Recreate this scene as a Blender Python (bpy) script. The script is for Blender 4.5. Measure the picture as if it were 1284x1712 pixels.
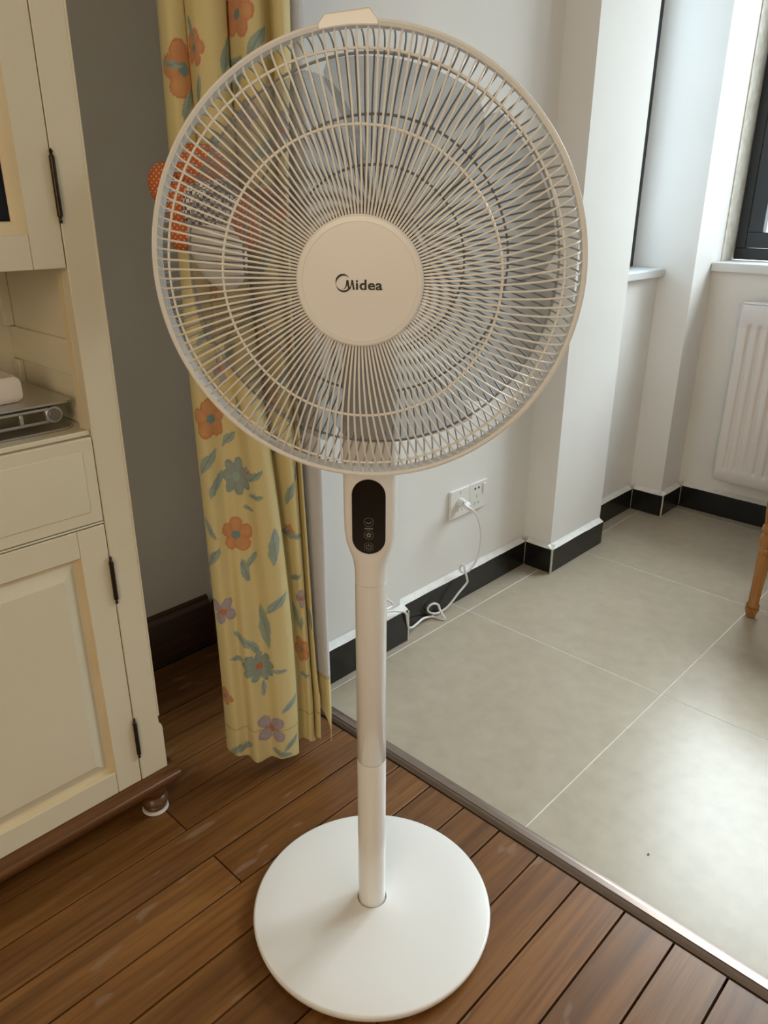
import bpy, bmesh, math, random
from mathutils import Vector, Matrix, noise
random.seed(7)
PI = math.pi
for o in list(bpy.data.objects): bpy.data.objects.remove(o, do_unlink=True)
S = bpy.context.scene
COL = S.collection

# ------------------------------------------------------------------ camera
CAM_H, YAW, PITCH, ROLL, FPX = 1.12, math.radians(43.47), math.radians(22.24), math.radians(0.207), 1274.8
F_ = Vector((math.cos(YAW)*math.cos(PITCH), math.sin(YAW)*math.cos(PITCH), -math.sin(PITCH)))
R_ = Vector((math.sin(YAW), -math.cos(YAW), 0)); U_ = R_.cross(F_)
R2 = R_*math.cos(ROLL)+U_*math.sin(ROLL); U2 = R2.cross(F_)
cd = bpy.data.cameras.new('camera'); cam = bpy.data.objects.new('camera', cd); COL.objects.link(cam)
m = Matrix.Identity(4)
for i in range(3):
    m[i][0], m[i][1], m[i][2] = R2[i], U2[i], -F_[i]
m.translation = (0, 0, CAM_H)
cam.matrix_world = m
cd.sensor_fit = 'HORIZONTAL'; cd.sensor_width = 36; cd.lens = 36*FPX/1284; cd.clip_start = .02
S.camera = cam
S.view_settings.view_transform = 'Standard'; S.view_settings.look = 'None'
S.view_settings.gamma = 1; S.view_settings.use_curve_mapping = False
S.view_settings.exposure = 0.40

# ------------------------------------------------------------------ light
w = bpy.data.worlds.new('world'); S.world = w; w.use_nodes = True
w.node_tree.nodes['Background'].inputs[0].default_value = (.86, .95, 1, 1)
w.node_tree.nodes['Background'].inputs[1].default_value = 2.5
def area(name, loc, direction, sx, sy, power, col, spread=180):
    l = bpy.data.lights.new(name, 'AREA'); l.shape = 'RECTANGLE'; l.size = sx; l.size_y = sy
    l.energy = power; l.color = col; l.spread = math.radians(spread)
    o = bpy.data.objects.new(name, l); COL.objects.link(o); o.location = loc
    o.rotation_euler = Vector(direction).to_track_quat('-Z', 'Y').to_euler()
    return o
area('daylight_window_front', (5.2, .15, 3.6), (-1, 0, -.75), 4.0, 2.8, 470, (.86, .95, 1))
area('daylight_window_side', (2.5, 1.85, 1.8), (0, -1, -.15), .8, 1.5, 11, (.52, .76, 1))
area('room_light_behind', (-2.05, -.75, 1.6), (1, .45, -.12), 1.7, 1.6, 34, (1, .80, .56))

# ------------------------------------------------------------------ materials
def mat(name, base=(.8,.8,.8), rough=.5, metal=0, spec=.5, coat=0):
    M = bpy.data.materials.new(name); M.use_nodes = True
    b = M.node_tree.nodes['Principled BSDF']
    b.inputs['Base Color'].default_value = (*base, 1); b.inputs['Roughness'].default_value = rough
    b.inputs['Metallic'].default_value = metal; b.inputs['Specular IOR Level'].default_value = spec
    b.inputs['Coat Weight'].default_value = coat
    return M
def N(M, t, **kw):
    n = M.node_tree.nodes.new(t)
    for k, v in kw.items(): setattr(n, k, v)
    return n
def L(M, a, b): M.node_tree.links.new(a, b)
def ramp(M, stops):
    r = N(M, 'ShaderNodeValToRGB'); e = r.color_ramp.elements
    while len(e) < len(stops): e.new(.5)
    for x, (p, c) in zip(e, stops): x.position = p; x.color = (*c, 1)
    return r
def bsdf(M): return M.node_tree.nodes['Principled BSDF']
def coords(M, scale=(1,1,1), rnd=0, kind='Object'):
    tc = N(M, 'ShaderNodeTexCoord'); mp = N(M, 'ShaderNodeMapping'); mp.inputs['Scale'].default_value = scale
    if rnd:
        oi = N(M, 'ShaderNodeObjectInfo'); v = N(M, 'ShaderNodeVectorMath', operation='SCALE')
        cx = N(M, 'ShaderNodeCombineXYZ')
        for i in range(3): L(M, oi.outputs['Random'], cx.inputs[i])
        L(M, cx.outputs[0], v.inputs[0]); v.inputs['Scale'].default_value = rnd
        ad = N(M, 'ShaderNodeVectorMath', operation='ADD')
        L(M, tc.outputs[kind], ad.inputs[0]); L(M, v.outputs[0], ad.inputs[1]); L(M, ad.outputs[0], mp.inputs[0])
    else: L(M, tc.outputs[kind], mp.inputs[0])
    return mp.outputs[0]
def noise_tex(M, vec, scale, detail=4, rough=.55, dist=0):
    n = N(M, 'ShaderNodeTexNoise'); n.inputs['Scale'].default_value = scale; n.inputs['Detail'].default_value = detail
    n.inputs['Roughness'].default_value = rough; n.inputs['Distortion'].default_value = dist
    L(M, vec, n.inputs['Vector']); return n.outputs['Fac']
def bump(M, h, strength, dist=.001):
    b = N(M, 'ShaderNodeBump'); b.inputs['Strength'].default_value = strength; b.inputs['Distance'].default_value = dist
    L(M, h, b.inputs['Height']); L(M, b.outputs[0], bsdf(M).inputs['Normal'])
def mixc(M, fac, a, b, mode='MIX'):
    x = N(M, 'ShaderNodeMix', data_type='RGBA', blend_type=mode)
    for s, v in ((x.inputs[0], fac), (x.inputs[6], a), (x.inputs[7], b)):
        if hasattr(v, 'is_linked'): L(M, v, s)
        elif isinstance(v, (int, float)): s.default_value = v
        else: s.default_value = (*v, 1)
    return x.outputs[2]
def noisy(name, c1, c2, scale, rough=.6, bs=.15, bscale=90, spec=.5):
    M = mat(name, c1, rough, spec=spec); v = coords(M)
    r = ramp(M, [(.35, c1), (.65, c2)]); L(M, noise_tex(M, v, scale), r.inputs[0]); L(M, r.outputs[0], bsdf(M).inputs['Base Color'])
    if bs: bump(M, noise_tex(M, v, bscale, 3), bs)
    return M
def wood(name, dark, mid, light, scuff=None, rough=.38, axis=0, rnd=20, tint=True):
    M = mat(name, mid, rough)
    sc = [9, 9, 9]; sc[axis] = .9
    v = coords(M, tuple(sc), rnd)
    big = noise_tex(M, v, 1.6, 5, .6, 1.2)
    sf = [110, 110, 110]; sf[axis] = 3.5
    v2 = coords(M, tuple(sf), rnd); fine = noise_tex(M, v2, 1.0, 3, .6)
    r = ramp(M, [(.28, dark), (.5, mid), (.74, light)]); L(M, big, r.inputs[0])
    g = ramp(M, [(.36, (.45,.42,.40)), (.56, (1,1,1))]); L(M, fine, g.inputs[0])
    c = mixc(M, .55, r.outputs[0], g.outputs[0], 'MULTIPLY')
    if tint:
        oi = N(M, 'ShaderNodeObjectInfo'); t = ramp(M, [(0, (.78,.72,.70)), (.5, (1,1,1)), (1, (1.12,1.02,.92))])
        L(M, oi.outputs['Random'], t.inputs[0]); c = mixc(M, 1, c, t.outputs[0], 'MULTIPLY')
    if scuff:
        v3 = coords(M, (14, 40, 14), rnd); s = ramp(M, [(.655, (0,0,0)), (.69, (1,1,1))]); L(M, noise_tex(M, v3, .8, 2, .4), s.inputs[0])
        mm = N(M, 'ShaderNodeMath', operation='MULTIPLY'); L(M, s.outputs[0], mm.inputs[0]); mm.inputs[1].default_value = .55
        c = mixc(M, mm.outputs[0], c, scuff)
    L(M, c, bsdf(M).inputs['Base Color']); bump(M, fine, .12, .0006)
    return M
def see_through(name, tint, fac, base, rough):
    M = mat(name, base, rough); nt = M.node_tree; out = nt.nodes['Material Output']
    t = N(M, 'ShaderNodeBsdfTransparent'); t.inputs[0].default_value = (*tint, 1)
    x = N(M, 'ShaderNodeMixShader'); x.inputs[0].default_value = fac
    L(M, t.outputs[0], x.inputs[1]); L(M, bsdf(M).outputs[0], x.inputs[2]); L(M, x.outputs[0], out.inputs[0])
    return M
def vcol(name, rough=.85):
    M = mat(name, (1,1,1), rough, spec=.2); a = N(M, 'ShaderNodeVertexColor', layer_name='print')
    v = coords(M); wv = noise_tex(M, v, 700, 2)
    r = ramp(M, [(.3, (.90,.90,.90)), (.7, (1,1,1))]); L(M, wv, r.inputs[0])
    L(M, mixc(M, 1, a.outputs[0], r.outputs[0], 'MULTIPLY'), bsdf(M).inputs['Base Color']); bump(M, wv, .15, .0006)
    return M
def dotted(name, base, dot):
    M = mat(name, base, .9, spec=.2); v = coords(M)
    sx = N(M, 'ShaderNodeSeparateXYZ'); L(M, v, sx.inputs[0])
    tot = None
    for i, k in ((0, 1), (2, 1)):
        mu = N(M, 'ShaderNodeMath', operation='MULTIPLY'); L(M, sx.outputs[i], mu.inputs[0]); mu.inputs[1].default_value = 2*PI/.0085
        sn = N(M, 'ShaderNodeMath', operation='SINE'); L(M, mu.outputs[0], sn.inputs[0])
        if tot is None: tot = sn.outputs[0]
        else:
            a = N(M, 'ShaderNodeMath', operation='MULTIPLY'); L(M, tot, a.inputs[0]); L(M, sn.outputs[0], a.inputs[1]); tot = a.outputs[0]
    r = ramp(M, [(.55, base), (.72, dot)]); L(M, tot, r.inputs[0]); L(M, r.outputs[0], bsdf(M).inputs['Base Color'])
    return M
def gingham(name):
    M = mat(name, (.8,.8,.8), .9); v = coords(M); k = N(M, 'ShaderNodeTexChecker'); k.inputs['Scale'].default_value = 190
    k.inputs['Color1'].default_value = (.8,.77,.74,1); k.inputs['Color2'].default_value = (.12,.08,.10,1)
    L(M, v, k.inputs['Vector']); L(M, k.outputs[0], bsdf(M).inputs['Base Color']); return M

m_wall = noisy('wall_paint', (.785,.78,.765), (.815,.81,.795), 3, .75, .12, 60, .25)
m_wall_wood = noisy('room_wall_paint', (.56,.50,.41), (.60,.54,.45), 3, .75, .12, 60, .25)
m_ceil = mat('ceiling_paint', (.7,.69,.66), .8)
m_caulk = noisy('caulk_white', (.70,.70,.68), (.80,.80,.78), 40, .6, .3, 60)
m_black = mat('black_tile', (.006,.006,.005), .22)
m_tile = mat('floor_tile_grey', (.42,.38,.31), .33)
v = coords(m_tile, (1,1,1), 30); r = ramp(m_tile, [(.1, (.365,.311,.232)), (.9, (.465,.406,.315))])
nz = noise_tex(m_tile, v, 26, 3, .5); L(m_tile, nz, r.inputs[0]); L(m_tile, r.outputs[0], bsdf(m_tile).inputs['Base Color'])
bsdf(m_tile).inputs['Roughness'].default_value = .29
m_grout = noisy('grout', (.62,.60,.54), (.72,.70,.65), 30, .8, 0)
m_under = mat('subfloor_dark', (.02,.015,.01), .9)
m_plank = wood('plank_wood', (.120,.048,.012), (.198,.084,.021), (.27,.124,.034), scuff=(.235,.15,.095), rough=.34)
m_dwood = wood('dark_stained_wood', (.07,.026,.008), (.125,.049,.015), (.175,.074,.024), rough=.32, tint=False)
m_base_wood = wood('baseboard_wood', (.035,.014,.006), (.06,.024,.010), (.085,.036,.015), rough=.4, tint=False)
m_chair = wood('chair_wood', (.25,.095,.022), (.36,.155,.04), (.44,.21,.06), rough=.25, axis=2, tint=False)
m_cream = noisy('cream_lacquer', (.69,.63,.47), (.72,.66,.505), 4, .42, .04, 40)
m_cream_warm = noisy('cream_lacquer_yellowed', (.69,.575,.36), (.73,.62,.41), 8, .45, .04, 40)
m_hinge = mat('hinge_bronze', (.045,.033,.02), .35, .8)
m_unlit_pane = mat('unlit_inside_pane', (.008,.008,.010), .06)  # opaque near-black pane: darkness of the unlit cabinet inside put into its colour
m_fan = mat('fan_white_plastic', (.86,.85,.83), .26)
m_fan_gloss = mat('fan_white_gloss', (.85,.84,.82), .16, coat=.3)
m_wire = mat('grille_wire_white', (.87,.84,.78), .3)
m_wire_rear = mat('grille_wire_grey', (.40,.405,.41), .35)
m_panel = mat('control_glass_black', (.004,.004,.004), .08)
m_icon = mat('icon_grey', (.20,.19,.18), .4)
m_logo = mat('logo_brown_black', (.020,.012,.008), .45)
m_rotor = mat('rotor_grey', (.055,.058,.06), .4)
m_blade = see_through('blade_smoke_plastic', (.90,.905,.91), .18, (.16,.165,.168), .25)
m_rubber = mat('rubber_black', (.01,.01,.01), .7)
m_steel = mat('threshold_metal', (.30,.235,.20), .28, .85)
m_silver = mat('brushed_aluminium', (.55,.54,.52), .3, .9)
m_tissue = noisy('white_paper', (.78,.74,.70), (.84,.80,.76), 30, .9, .3, 40)
m_socket = mat('socket_white', (.80,.79,.765), .35)
m_hole = mat('socket_hole', (.02,.018,.016), .6)
m_slot = mat('socket_slot', (.25,.24,.23), .6)
m_cord = mat('cord_white', (.80,.79,.78), .4)
m_rad = mat('radiator_white', (.76,.72,.71), .35)
m_film = see_through('clear_film', (.985,.985,.99), .07, (.8,.8,.82), .12)
m_frame = mat('window_frame_dark', (.022,.027,.032), .35)
m_glass = see_through('window_glass', (.97,.985,.98), .06, (.3,.3,.3), .02)
m_plaster = noisy('raw_plaster', (.62,.57,.47), (.78,.76,.70), 30, .9, .5, 50)
m_sill = mat('sill_stone', (.70,.72,.72), .3)
m_curtain = vcol('curtain_print')
m_lining = vcol('curtain_lining')
m_orange = dotted('orange_polka_dot', (.50,.135,.045), (.75,.48,.33))
m_ging = gingham('gingham')
m_white = mat('white_smooth', (.82,.80,.76), .3)

# ------------------------------------------------------------------ mesh helpers
class MB:
    def __init__(s): s.v = []; s.f = []
    def box(s, a, b):
        x0,y0,z0 = a; x1,y1,z1 = b; n = len(s.v)
        s.v += [(x0,y0,z0),(x1,y0,z0),(x1,y1,z0),(x0,y1,z0),(x0,y0,z1),(x1,y0,z1),(x1,y1,z1),(x0,y1,z1)]
        s.f += [tuple(n+i for i in q) for q in ((3,2,1,0),(4,5,6,7),(0,1,5,4),(1,2,6,5),(2,3,7,6),(3,0,4,7))]
        return s
    def prism(s, pts, fn0, fn1):
        n = len(s.v); k = len(pts)
        s.v += [fn0(p) for p in pts]+[fn1(p) for p in pts]
        s.f.append(tuple(range(n+k-1, n-1, -1))); s.f.append(tuple(range(n+k, n+2*k)))
        s.f += [(n+i, n+(i+1)%k, n+k+(i+1)%k, n+k+i) for i in range(k)]
        return s
    def tube(s, path, rad, seg=8, closed=False, caps=True):
        P = [Vector(p) for p in path]; n = len(s.v); k = len(P)
        up = None
        for i, p in enumerate(P):
            if closed: t = P[(i+1)%k]-P[i-1]
            else: t = P[min(i+1,k-1)]-P[max(i-1,0)]
            t.normalize()
            if up is None:
                up = t.orthogonal().normalized()
            else:
                up = (up - t*up.dot(t))
                up = up.normalized() if up.length > 1e-6 else t.orthogonal().normalized()
            b = t.cross(up); r = rad(i/(k-1)) if callable(rad) else rad
            for j in range(seg):
                a = 2*PI*j/seg; s.v.append(tuple(p+up*(math.cos(a)*r)+b*(math.sin(a)*r)))
        for i in range(k if closed else k-1):
            for j in range(seg):
                a0 = n+i*seg; a1 = n+((i+1)%k)*seg
                s.f.append((a0+j, a0+(j+1)%seg, a1+(j+1)%seg, a1+j))
        if caps and not closed:
            s.f.append(tuple(n+j for j in range(seg-1,-1,-1))); s.f.append(tuple(n+(k-1)*seg+j for j in range(seg)))
        return s
    def lathe(s, prof, c=(0,0,0), seg=48, fn=None):
        n = len(s.v)
        for r, z in prof:
            for j in range(seg):
                a = 2*PI*j/seg; p = (c[0]+r*math.cos(a), c[1]+r*math.sin(a), c[2]+z)
                s.v.append(fn(p) if fn else p)
        for i in range(len(prof)-1):
            for j in range(seg):
                s.f.append((n+i*seg+j, n+i*seg+(j+1)%seg, n+(i+1)*seg+(j+1)%seg, n+(i+1)*seg+j))
        if prof[0] == prof[-1]: return s
        if prof[0][0] > 1e-6: s.f.append(tuple(n+j for j in range(seg-1,-1,-1)))
        if prof[-1][0] > 1e-6: s.f.append(tuple(n+(len(prof)-1)*seg+j for j in range(seg)))
        return s
    def grid(s, nu, nv, fn, closeu=False):
        n = len(s.v)
        for i in range(nu):
            for j in range(nv): s.v.append(fn(i, j))
        for i in range(nu if closeu else nu-1):
            for j in range(nv-1):
                i2 = (i+1)%nu
                s.f.append((n+i*nv+j, n+i2*nv+j, n+i2*nv+j+1, n+i*nv+j+1))
        return s
    def ellipsoid(s, c, rx, ry, rz, seg=24, rings=14, rot=None):
        n0 = len(s.v); c = Vector(c)
        rot = rot or Matrix.Identity(3)
        top = len(s.v); s.v.append(tuple(c+rot@Vector((0,0,rz))))
        for i in range(1, rings):
            t = PI*i/rings
            for j in range(seg):
                a = 2*PI*j/seg
                s.v.append(tuple(c+rot@Vector((rx*math.sin(t)*math.cos(a), ry*math.sin(t)*math.sin(a), rz*math.cos(t)))))
        bot = len(s.v); s.v.append(tuple(c+rot@Vector((0,0,-rz))))
        q = lambda i, j: n0+1+(i-1)*seg+j%seg
        for j in range(seg):
            s.f.append((top, q(1,j), q(1,j+1))); s.f.append((bot, q(rings-1,j+1), q(rings-1,j)))
            for i in range(1, rings-1): s.f.append((q(i,j), q(i+1,j), q(i+1,j+1), q(i,j+1)))
        return s
    def mesh(s, name, mt, smooth=True, ang=35):
        me = bpy.data.meshes.new(name); me.from_pydata(s.v, [], s.f); me.update()
        bm = bmesh.new(); bm.from_mesh(me); bmesh.ops.recalc_face_normals(bm, faces=bm.faces); bm.to_mesh(me); bm.free()
        me.materials.append(mt)
        if smooth:
            for p in me.polygons: p.use_smooth = True
            me.set_sharp_from_angle(angle=math.radians(ang))
        return me
    def build(s, name, mt, parent=None, bevel=0, smooth=True, loc=None, ang=35, seg=2):
        o = bpy.data.objects.new(name, s.mesh(name, mt, smooth, ang)); COL.objects.link(o)
        if parent is not None: o.parent = parent
        if loc is not None: o.location = loc
        if bevel:
            b = o.modifiers.new('bevel', 'BEVEL'); b.width = bevel; b.segments = seg; b.limit_method = 'ANGLE'; b.angle_limit = math.radians(40)
        return o
def box_obj(name, a, b, mt, parent=None, bevel=0):
    """box with its origin in its middle; parent frames are unrotated and given by world offset"""
    c = [(a[i]+b[i])/2 for i in range(3)]; off = parent_off(parent)
    mb = MB().box(tuple(a[i]-c[i] for i in range(3)), tuple(b[i]-c[i] for i in range(3)))
    return mb.build(name, mt, parent, bevel, loc=tuple(c[i]-off[i] for i in range(3)), smooth=bool(bevel))
def parent_off(p):
    o = Vector((0,0,0))
    while p is not None: o = o+p.location; p = p.parent
    return o
def empty(name, loc, label, cat, group=None):
    o = bpy.data.objects.new(name, None); COL.objects.link(o); o.location = loc; o.empty_display_size = .05
    o['label'] = label; o['category'] = cat
    if group: o['group'] = group
    return o
def tag(o, label, cat, group=None):
    o['label'] = label; o['category'] = cat
    if group: o['group'] = group
    return o
def struct(o, label, cat):
    o['kind'] = 'structure'; o['label'] = label; o['category'] = cat; return o
def catmull(pts, n=8, closed=False):
    P = [Vector(p) for p in pts]; out = []; k = len(P)
    for i in range(k if closed else k-1):
        if closed: a,b,c,d = P[i-1], P[i], P[(i+1)%k], P[(i+2)%k]
        else: a,b,c,d = P[max(i-1,0)], P[i], P[i+1], P[min(i+2,k-1)]
        for j in range(n):
            t = j/n
            out.append(.5*((2*b)+(c-a)*t+(2*a-5*b+4*c-d)*t*t+(3*b-a-3*c+d)*t**3))
    if not closed: out.append(P[-1])
    return out

# ------------------------------------------------------------------ room shell
CEIL = 2.65
def wall(name, boxes, mt, label):
    mb = MB()
    for a, b in boxes: mb.box(a, b)
    return struct(mb.build(name, mt, smooth=False), label, 'wall')
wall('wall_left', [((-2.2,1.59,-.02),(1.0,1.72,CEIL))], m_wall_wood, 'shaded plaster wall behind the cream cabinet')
wall('wall_jamb', [((1.0,1.215,-.02),(1.345,1.72,CEIL))], m_wall, 'white wall end beside the yellow curtain')
wall('wall_socket', [((1.345,1.255,-.02),(2.0,1.72,CEIL))], m_wall, 'white wall carrying the double power socket')
wall('wall_column', [((2.0,1.153,-.02),(2.319,1.72,CEIL))], m_wall, 'white column standing proud of the socket wall')
wall('wall_side', [((2.319,1.235,-.02),(2.71,1.5,.872)), ((2.319,1.235,2.3),(2.71,1.5,CEIL))], m_wall, 'narrow white wall below the side window, beyond the column')
wall('wall_corner', [((2.71,1.11,-.02),(3.12,1.72,CEIL))], m_wall, 'white corner pillar between the two windows')
wall('wall_window', [((2.87,-2.0,-.02),(3.12,1.11,.888)), ((2.87,-2.0,2.3),(3.12,1.11,CEIL)), ((2.87,-2.0,.888),(3.12,-.80,2.3))], m_wall, 'white wall under the front window, behind the radiator')
wall('wall_right', [((-2.2,-2.12,-.02),(3.12,-2.0,CEIL))], m_wall, 'plain wall closing the right side of the room')
wall('wall_behind', [((-2.32,-2.12,-.02),(-2.2,1.72,CEIL))], m_wall_wood, 'plain wall closing the room opposite the window')
struct(MB().box((-2.32,-2.12,CEIL),(3.12,1.72,CEIL+.1)).build('ceiling', m_ceil, smooth=False), 'flat white ceiling', 'ceiling')
# raw plaster band on the window reveal
struct(MB().box((2.93,1.106,.922),(3.03,1.11,2.3)).build('trim_1', m_plaster, smooth=False), 'rough unpainted plaster strip beside the dark window frame', 'trim')

# wooden floor made of planks
fw = struct(MB().box((-2.2,-2.0,-.04),(.972,1.59,-.012)).box((.972,1.215,-.04),(1.0,1.59,-.012)).box((.9702,-2.0,-.0119),(.9719,1.215,-.0008)).build('floor', m_under, smooth=False), 'brown plank floor in front of the metal threshold', 'floor')
pitch = .0868; y0 = .0035+.0868
edges = [y0+pitch*k for k in range(-13, 19)]
edges = [e for e in edges if e < 1.60]
cuts = {}
for k in range(len(edges)-1):
    a, b = edges[k], min(edges[k+1], 1.588)
    if b-a < .01: continue
    mid = (a+b)/2
    if abs(mid-.91) < .04 or abs(mid-1.085) < .04: cut = .556
    elif mid < .62 and mid > .1: cut = random.choice([-.35,-.6,-.2])
    else: cut = random.uniform(-.5, .35)
    if 1.2 < mid: cut = random.uniform(-.4, .3)
    if .6 < mid < .86: cut = random.choice([.02, -.3])
    xs = [.9698 if mid < 1.215 else .9995, cut, cut-.95, cut-1.9, -2.2]
    xs = [x for i, x in enumerate(xs) if i == 0 or x > -2.2] + [-2.2]
    for i in range(len(xs)-1):
        x1, x0 = xs[i], xs[i+1]
        if x1-x0 < .05: continue
        dz = random.uniform(-.0005, .0004)
        box_obj('plank', (x0+.0012, a+.0018, -.012), (x1-(.0012 if i else 0), b-.0018, dz), m_plank, fw, bevel=.0005)
# tiled floor
ft = struct(MB().box((1.012,-2.0,-.04),(2.87,1.255,-.0005)).build('floor', m_grout, smooth=False), 'grey matt tile floor beyond the metal threshold', 'floor')
MBx = [1.004, 1.604, 2.206, 2.806, 3.4]; MBy = [1.776, 1.176, .58, -.018, -.616, -1.214, -1.812, -2.4]
for i in range(4):
    for j in range(7):
        xa, xb = max(MBx[i],1.0105)+.0015, min(MBx[i+1],2.871)-.0015
        ya, yb = max(MBy[j+1],-2.0)+.0015, min(MBy[j],1.256)-.0015
        box_obj('tile', (xa,ya,-.009), (xb,yb,random.uniform(-.0001,.0001)), m_tile, ft, bevel=.0004)
# metal threshold, moulded profile
prof = [(.972,-.006),(.972,.002),(.976,.0055),(.984,.0075),(.9845,.0092),(.996,.0092),(.9965,.0075),(1.003,.0065),(1.0035,.0045),(1.010,.003),(1.0115,.0005),(1.0115,-.006)]
th = MB().prism(prof, lambda p: (p[0], -2.0, p[1]), lambda p: (p[0], 1.215, p[1])).build('trim_5', m_steel, bevel=.0006)
struct(th, 'brown metal threshold strip between wood planks and tiles', 'trim')

# black tile baseboards with white caulked ledge, on the tiled side
BH = .082
def baseboard(side, a, b, axis, n, label, top=BH):
    """a,b: ends along the wall line; n: 'y' faces -Y at y=const, 'x' faces -X"""
    T = .02
    root = bpy.data.objects.new('baseboard_'+side, None); COL.objects.link(root); root.empty_display_size = .05
    struct(root, label, 'baseboard')
    L_ = b-a; nseg = max(1, round(L_/.6)); 
    cutsx = [b - .6*k for k in range(0, 9) if b-.6*k > a+.02]+[a]
    for k in range(len(cutsx)-1):
        u1, u0 = cutsx[k], cutsx[k+1]
        if n == 'y': box_obj('baseboard_tile', (u0+.0006,axis-T,0.0004),(u1-.0006,axis-.001,top), m_black, root, .001)
        else: box_obj('baseboard_tile', (axis-T,u0+.0006,0.0004),(axis-.001,u1-.0006,top), m_black, root, .001)
    mb = MB(); n_ = max(4, int(L_/.03)); rnd = random.Random(hash(side) % 1000 if False else len(side)*7)
    # slightly uneven caulk ledge
    def fn(i, j):
        u = a+L_*i/(n_-1); q = rnd.uniform(-.0012,.0012) if j in (2,) else 0
        d, z = [(-.001,top+.012),(-.008,top+.006),(-T+.0005,top+.0008),(-T+.0015,top-.0005),(-.001,top-.0005)][j]
        return (u, axis+d, z+q) if n == 'y' else (axis+d, u, z+q)
    mb.grid(n_, 5, fn); mb.build('caulk_ledge', m_caulk, root)
    return root
baseboard('jamb', 1.016, 1.358, 1.215, 'y', 'black tile baseboard of the wall end by the curtain', .096)
baseboard('socket', 1.346, 1.979, 1.255, 'y', 'black tile baseboard below the power socket')
baseboard('column_side', 1.134, 1.234, 2.0, 'x', 'short black baseboard on the narrow face of the column')
baseboard('column', 1.981, 2.312, 1.153, 'y', 'black tile baseboard along the front of the column')
baseboard('side', 2.327, 2.689, 1.235, 'y', 'black tile baseboard below the side window')
baseboard('corner', 1.091, 1.214, 2.71, 'x', 'black baseboard on the corner pillar face toward the room')
baseboard('corner_side', 2.691, 2.849, 1.11, 'y', 'black baseboard on the pillar face toward the radiator')
baseboard('window', -1.98, 1.089, 2.87, 'x', 'long black baseboard below the radiator', .085)
m_strip = mat('corner_strip_pale', (.55,.54,.50), .5)
struct(MB().tube([(1.9795,1.1325,0),(1.9795,1.1325,BH+.004)], .0035, 10).build('trim_2', m_strip), 'pale metal corner strip on the column baseboard', 'trim')
struct(MB().tube([(2.6895,1.0895,0),(2.6895,1.0895,BH+.002)], .003, 10).build('trim_3', m_strip), 'pale metal corner strip on the pillar baseboard', 'trim')
struct(MB().tube([(1.3585,1.1948,0),(1.3585,1.1948,.092)], .0022, 10).build('trim_4', m_caulk), 'white caulk edge where the baseboard steps back', 'trim')
# dark wooden baseboard in the plank room
bl = MB().prism([(1.59,.0005),(1.574,.0005),(1.574,.118),(1.577,.126),(1.582,.130),(1.583,.138),(1.59,.142)], lambda p: (-2.19,p[0],p[1]), lambda p: (.985,p[0],p[1])).build('baseboard_left', m_base_wood)
struct(bl, 'dark brown wooden baseboard behind the cream cabinet', 'baseboard')
bj = MB().prism([(1.0,.0005),(.986,.0005),(.986,.118),(.989,.126),(.994,.130),(.995,.138),(1.0,.142)], lambda p: (p[0],1.22,p[1]), lambda p: (p[0],1.573,p[1])).build('baseboard_jamb', m_base_wood)
struct(bj, 'dark brown wooden baseboard behind the yellow curtain', 'baseboard')

# ------------------------------------------------------------------ windows
def root_struct(name, label, cat):
    o = bpy.data.objects.new(name, None); COL.objects.link(o); o.empty_display_size = .1; struct(o, label, cat); return o
w1 = root_struct('window_1', 'dark framed window above the white radiator', 'window')
X0, X1 = 3.035, 3.085; zb, zt = .923, 2.298; ya, yb = -.797, 1.105
for k, (a, b) in enumerate([((X0,ya,zb),(X1,yb,zb+.04)), ((X0,ya,zt-.04),(X1,yb,zt)), ((X0,yb-.035,zb+.04),(X1,yb,zt-.04)), ((X0,ya,zb+.04),(X1,ya+.035,zt-.04)), ((X0,.16,zb+.04),(X1,.205,zt-.04))]):
    box_obj('frame_bar', a, b, m_frame, w1, .002)
for s0, s1 in ((.208,1.067),(-.76,.157)):
    sa = box_obj('sash', (X0-.008,s0,zb+.042),(X0+.03,s1,zb+.095), m_frame, w1, .002)
    for a, b in [((X0-.008,s0,zt-.095),(X0+.03,s1,zt-.042)), ((X0-.008,s1-.052,zb+.0955),(X0+.03,s1,zt-.0955)), ((X0-.008,s0,zb+.0955),(X0+.03,s0+.052,zt-.0955))]:
        box_obj('sash', a, b, m_frame, w1, .002)
    box_obj('glass_pane', (X0+.010,s0+.05,zb+.094),(X0+.014,s1-.05,zt-.094), m_glass, w1)
sill = MB().prism([(2.853,.889),(2.850,.893),(2.850,.916),(2.853,.921),(3.034,.921),(3.034,.889)], lambda p: (p[0],-.798,p[1]), lambda p: (p[0],1.109,p[1])).build('window_sill', m_sill, w1, bevel=.002)
w2 = root_struct('window_2', 'narrow dark framed side window beyond the column', 'window')
for a, b in [((2.327,1.335,.903),(2.709,1.385,.945)), ((2.327,1.335,2.255),(2.709,1.385,2.298)), ((2.665,1.335,.945),(2.709,1.385,2.255)), ((2.327,1.335,.945),(2.37,1.385,2.255))]:
    box_obj('frame_bar', a, b, m_frame, w2, .002)
box_obj('glass_pane', (2.37,1.372,.945),(2.665,1.376,2.255), m_glass, w2)
MB().prism([(1.215,.873),(1.212,.877),(1.212,.898),(1.215,.902),(1.42,.902),(1.42,.873)], lambda p: (2.327,p[0],p[1]), lambda p: (2.707,p[0],p[1])).build('window_sill', m_sill, w2, bevel=.002)

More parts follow.
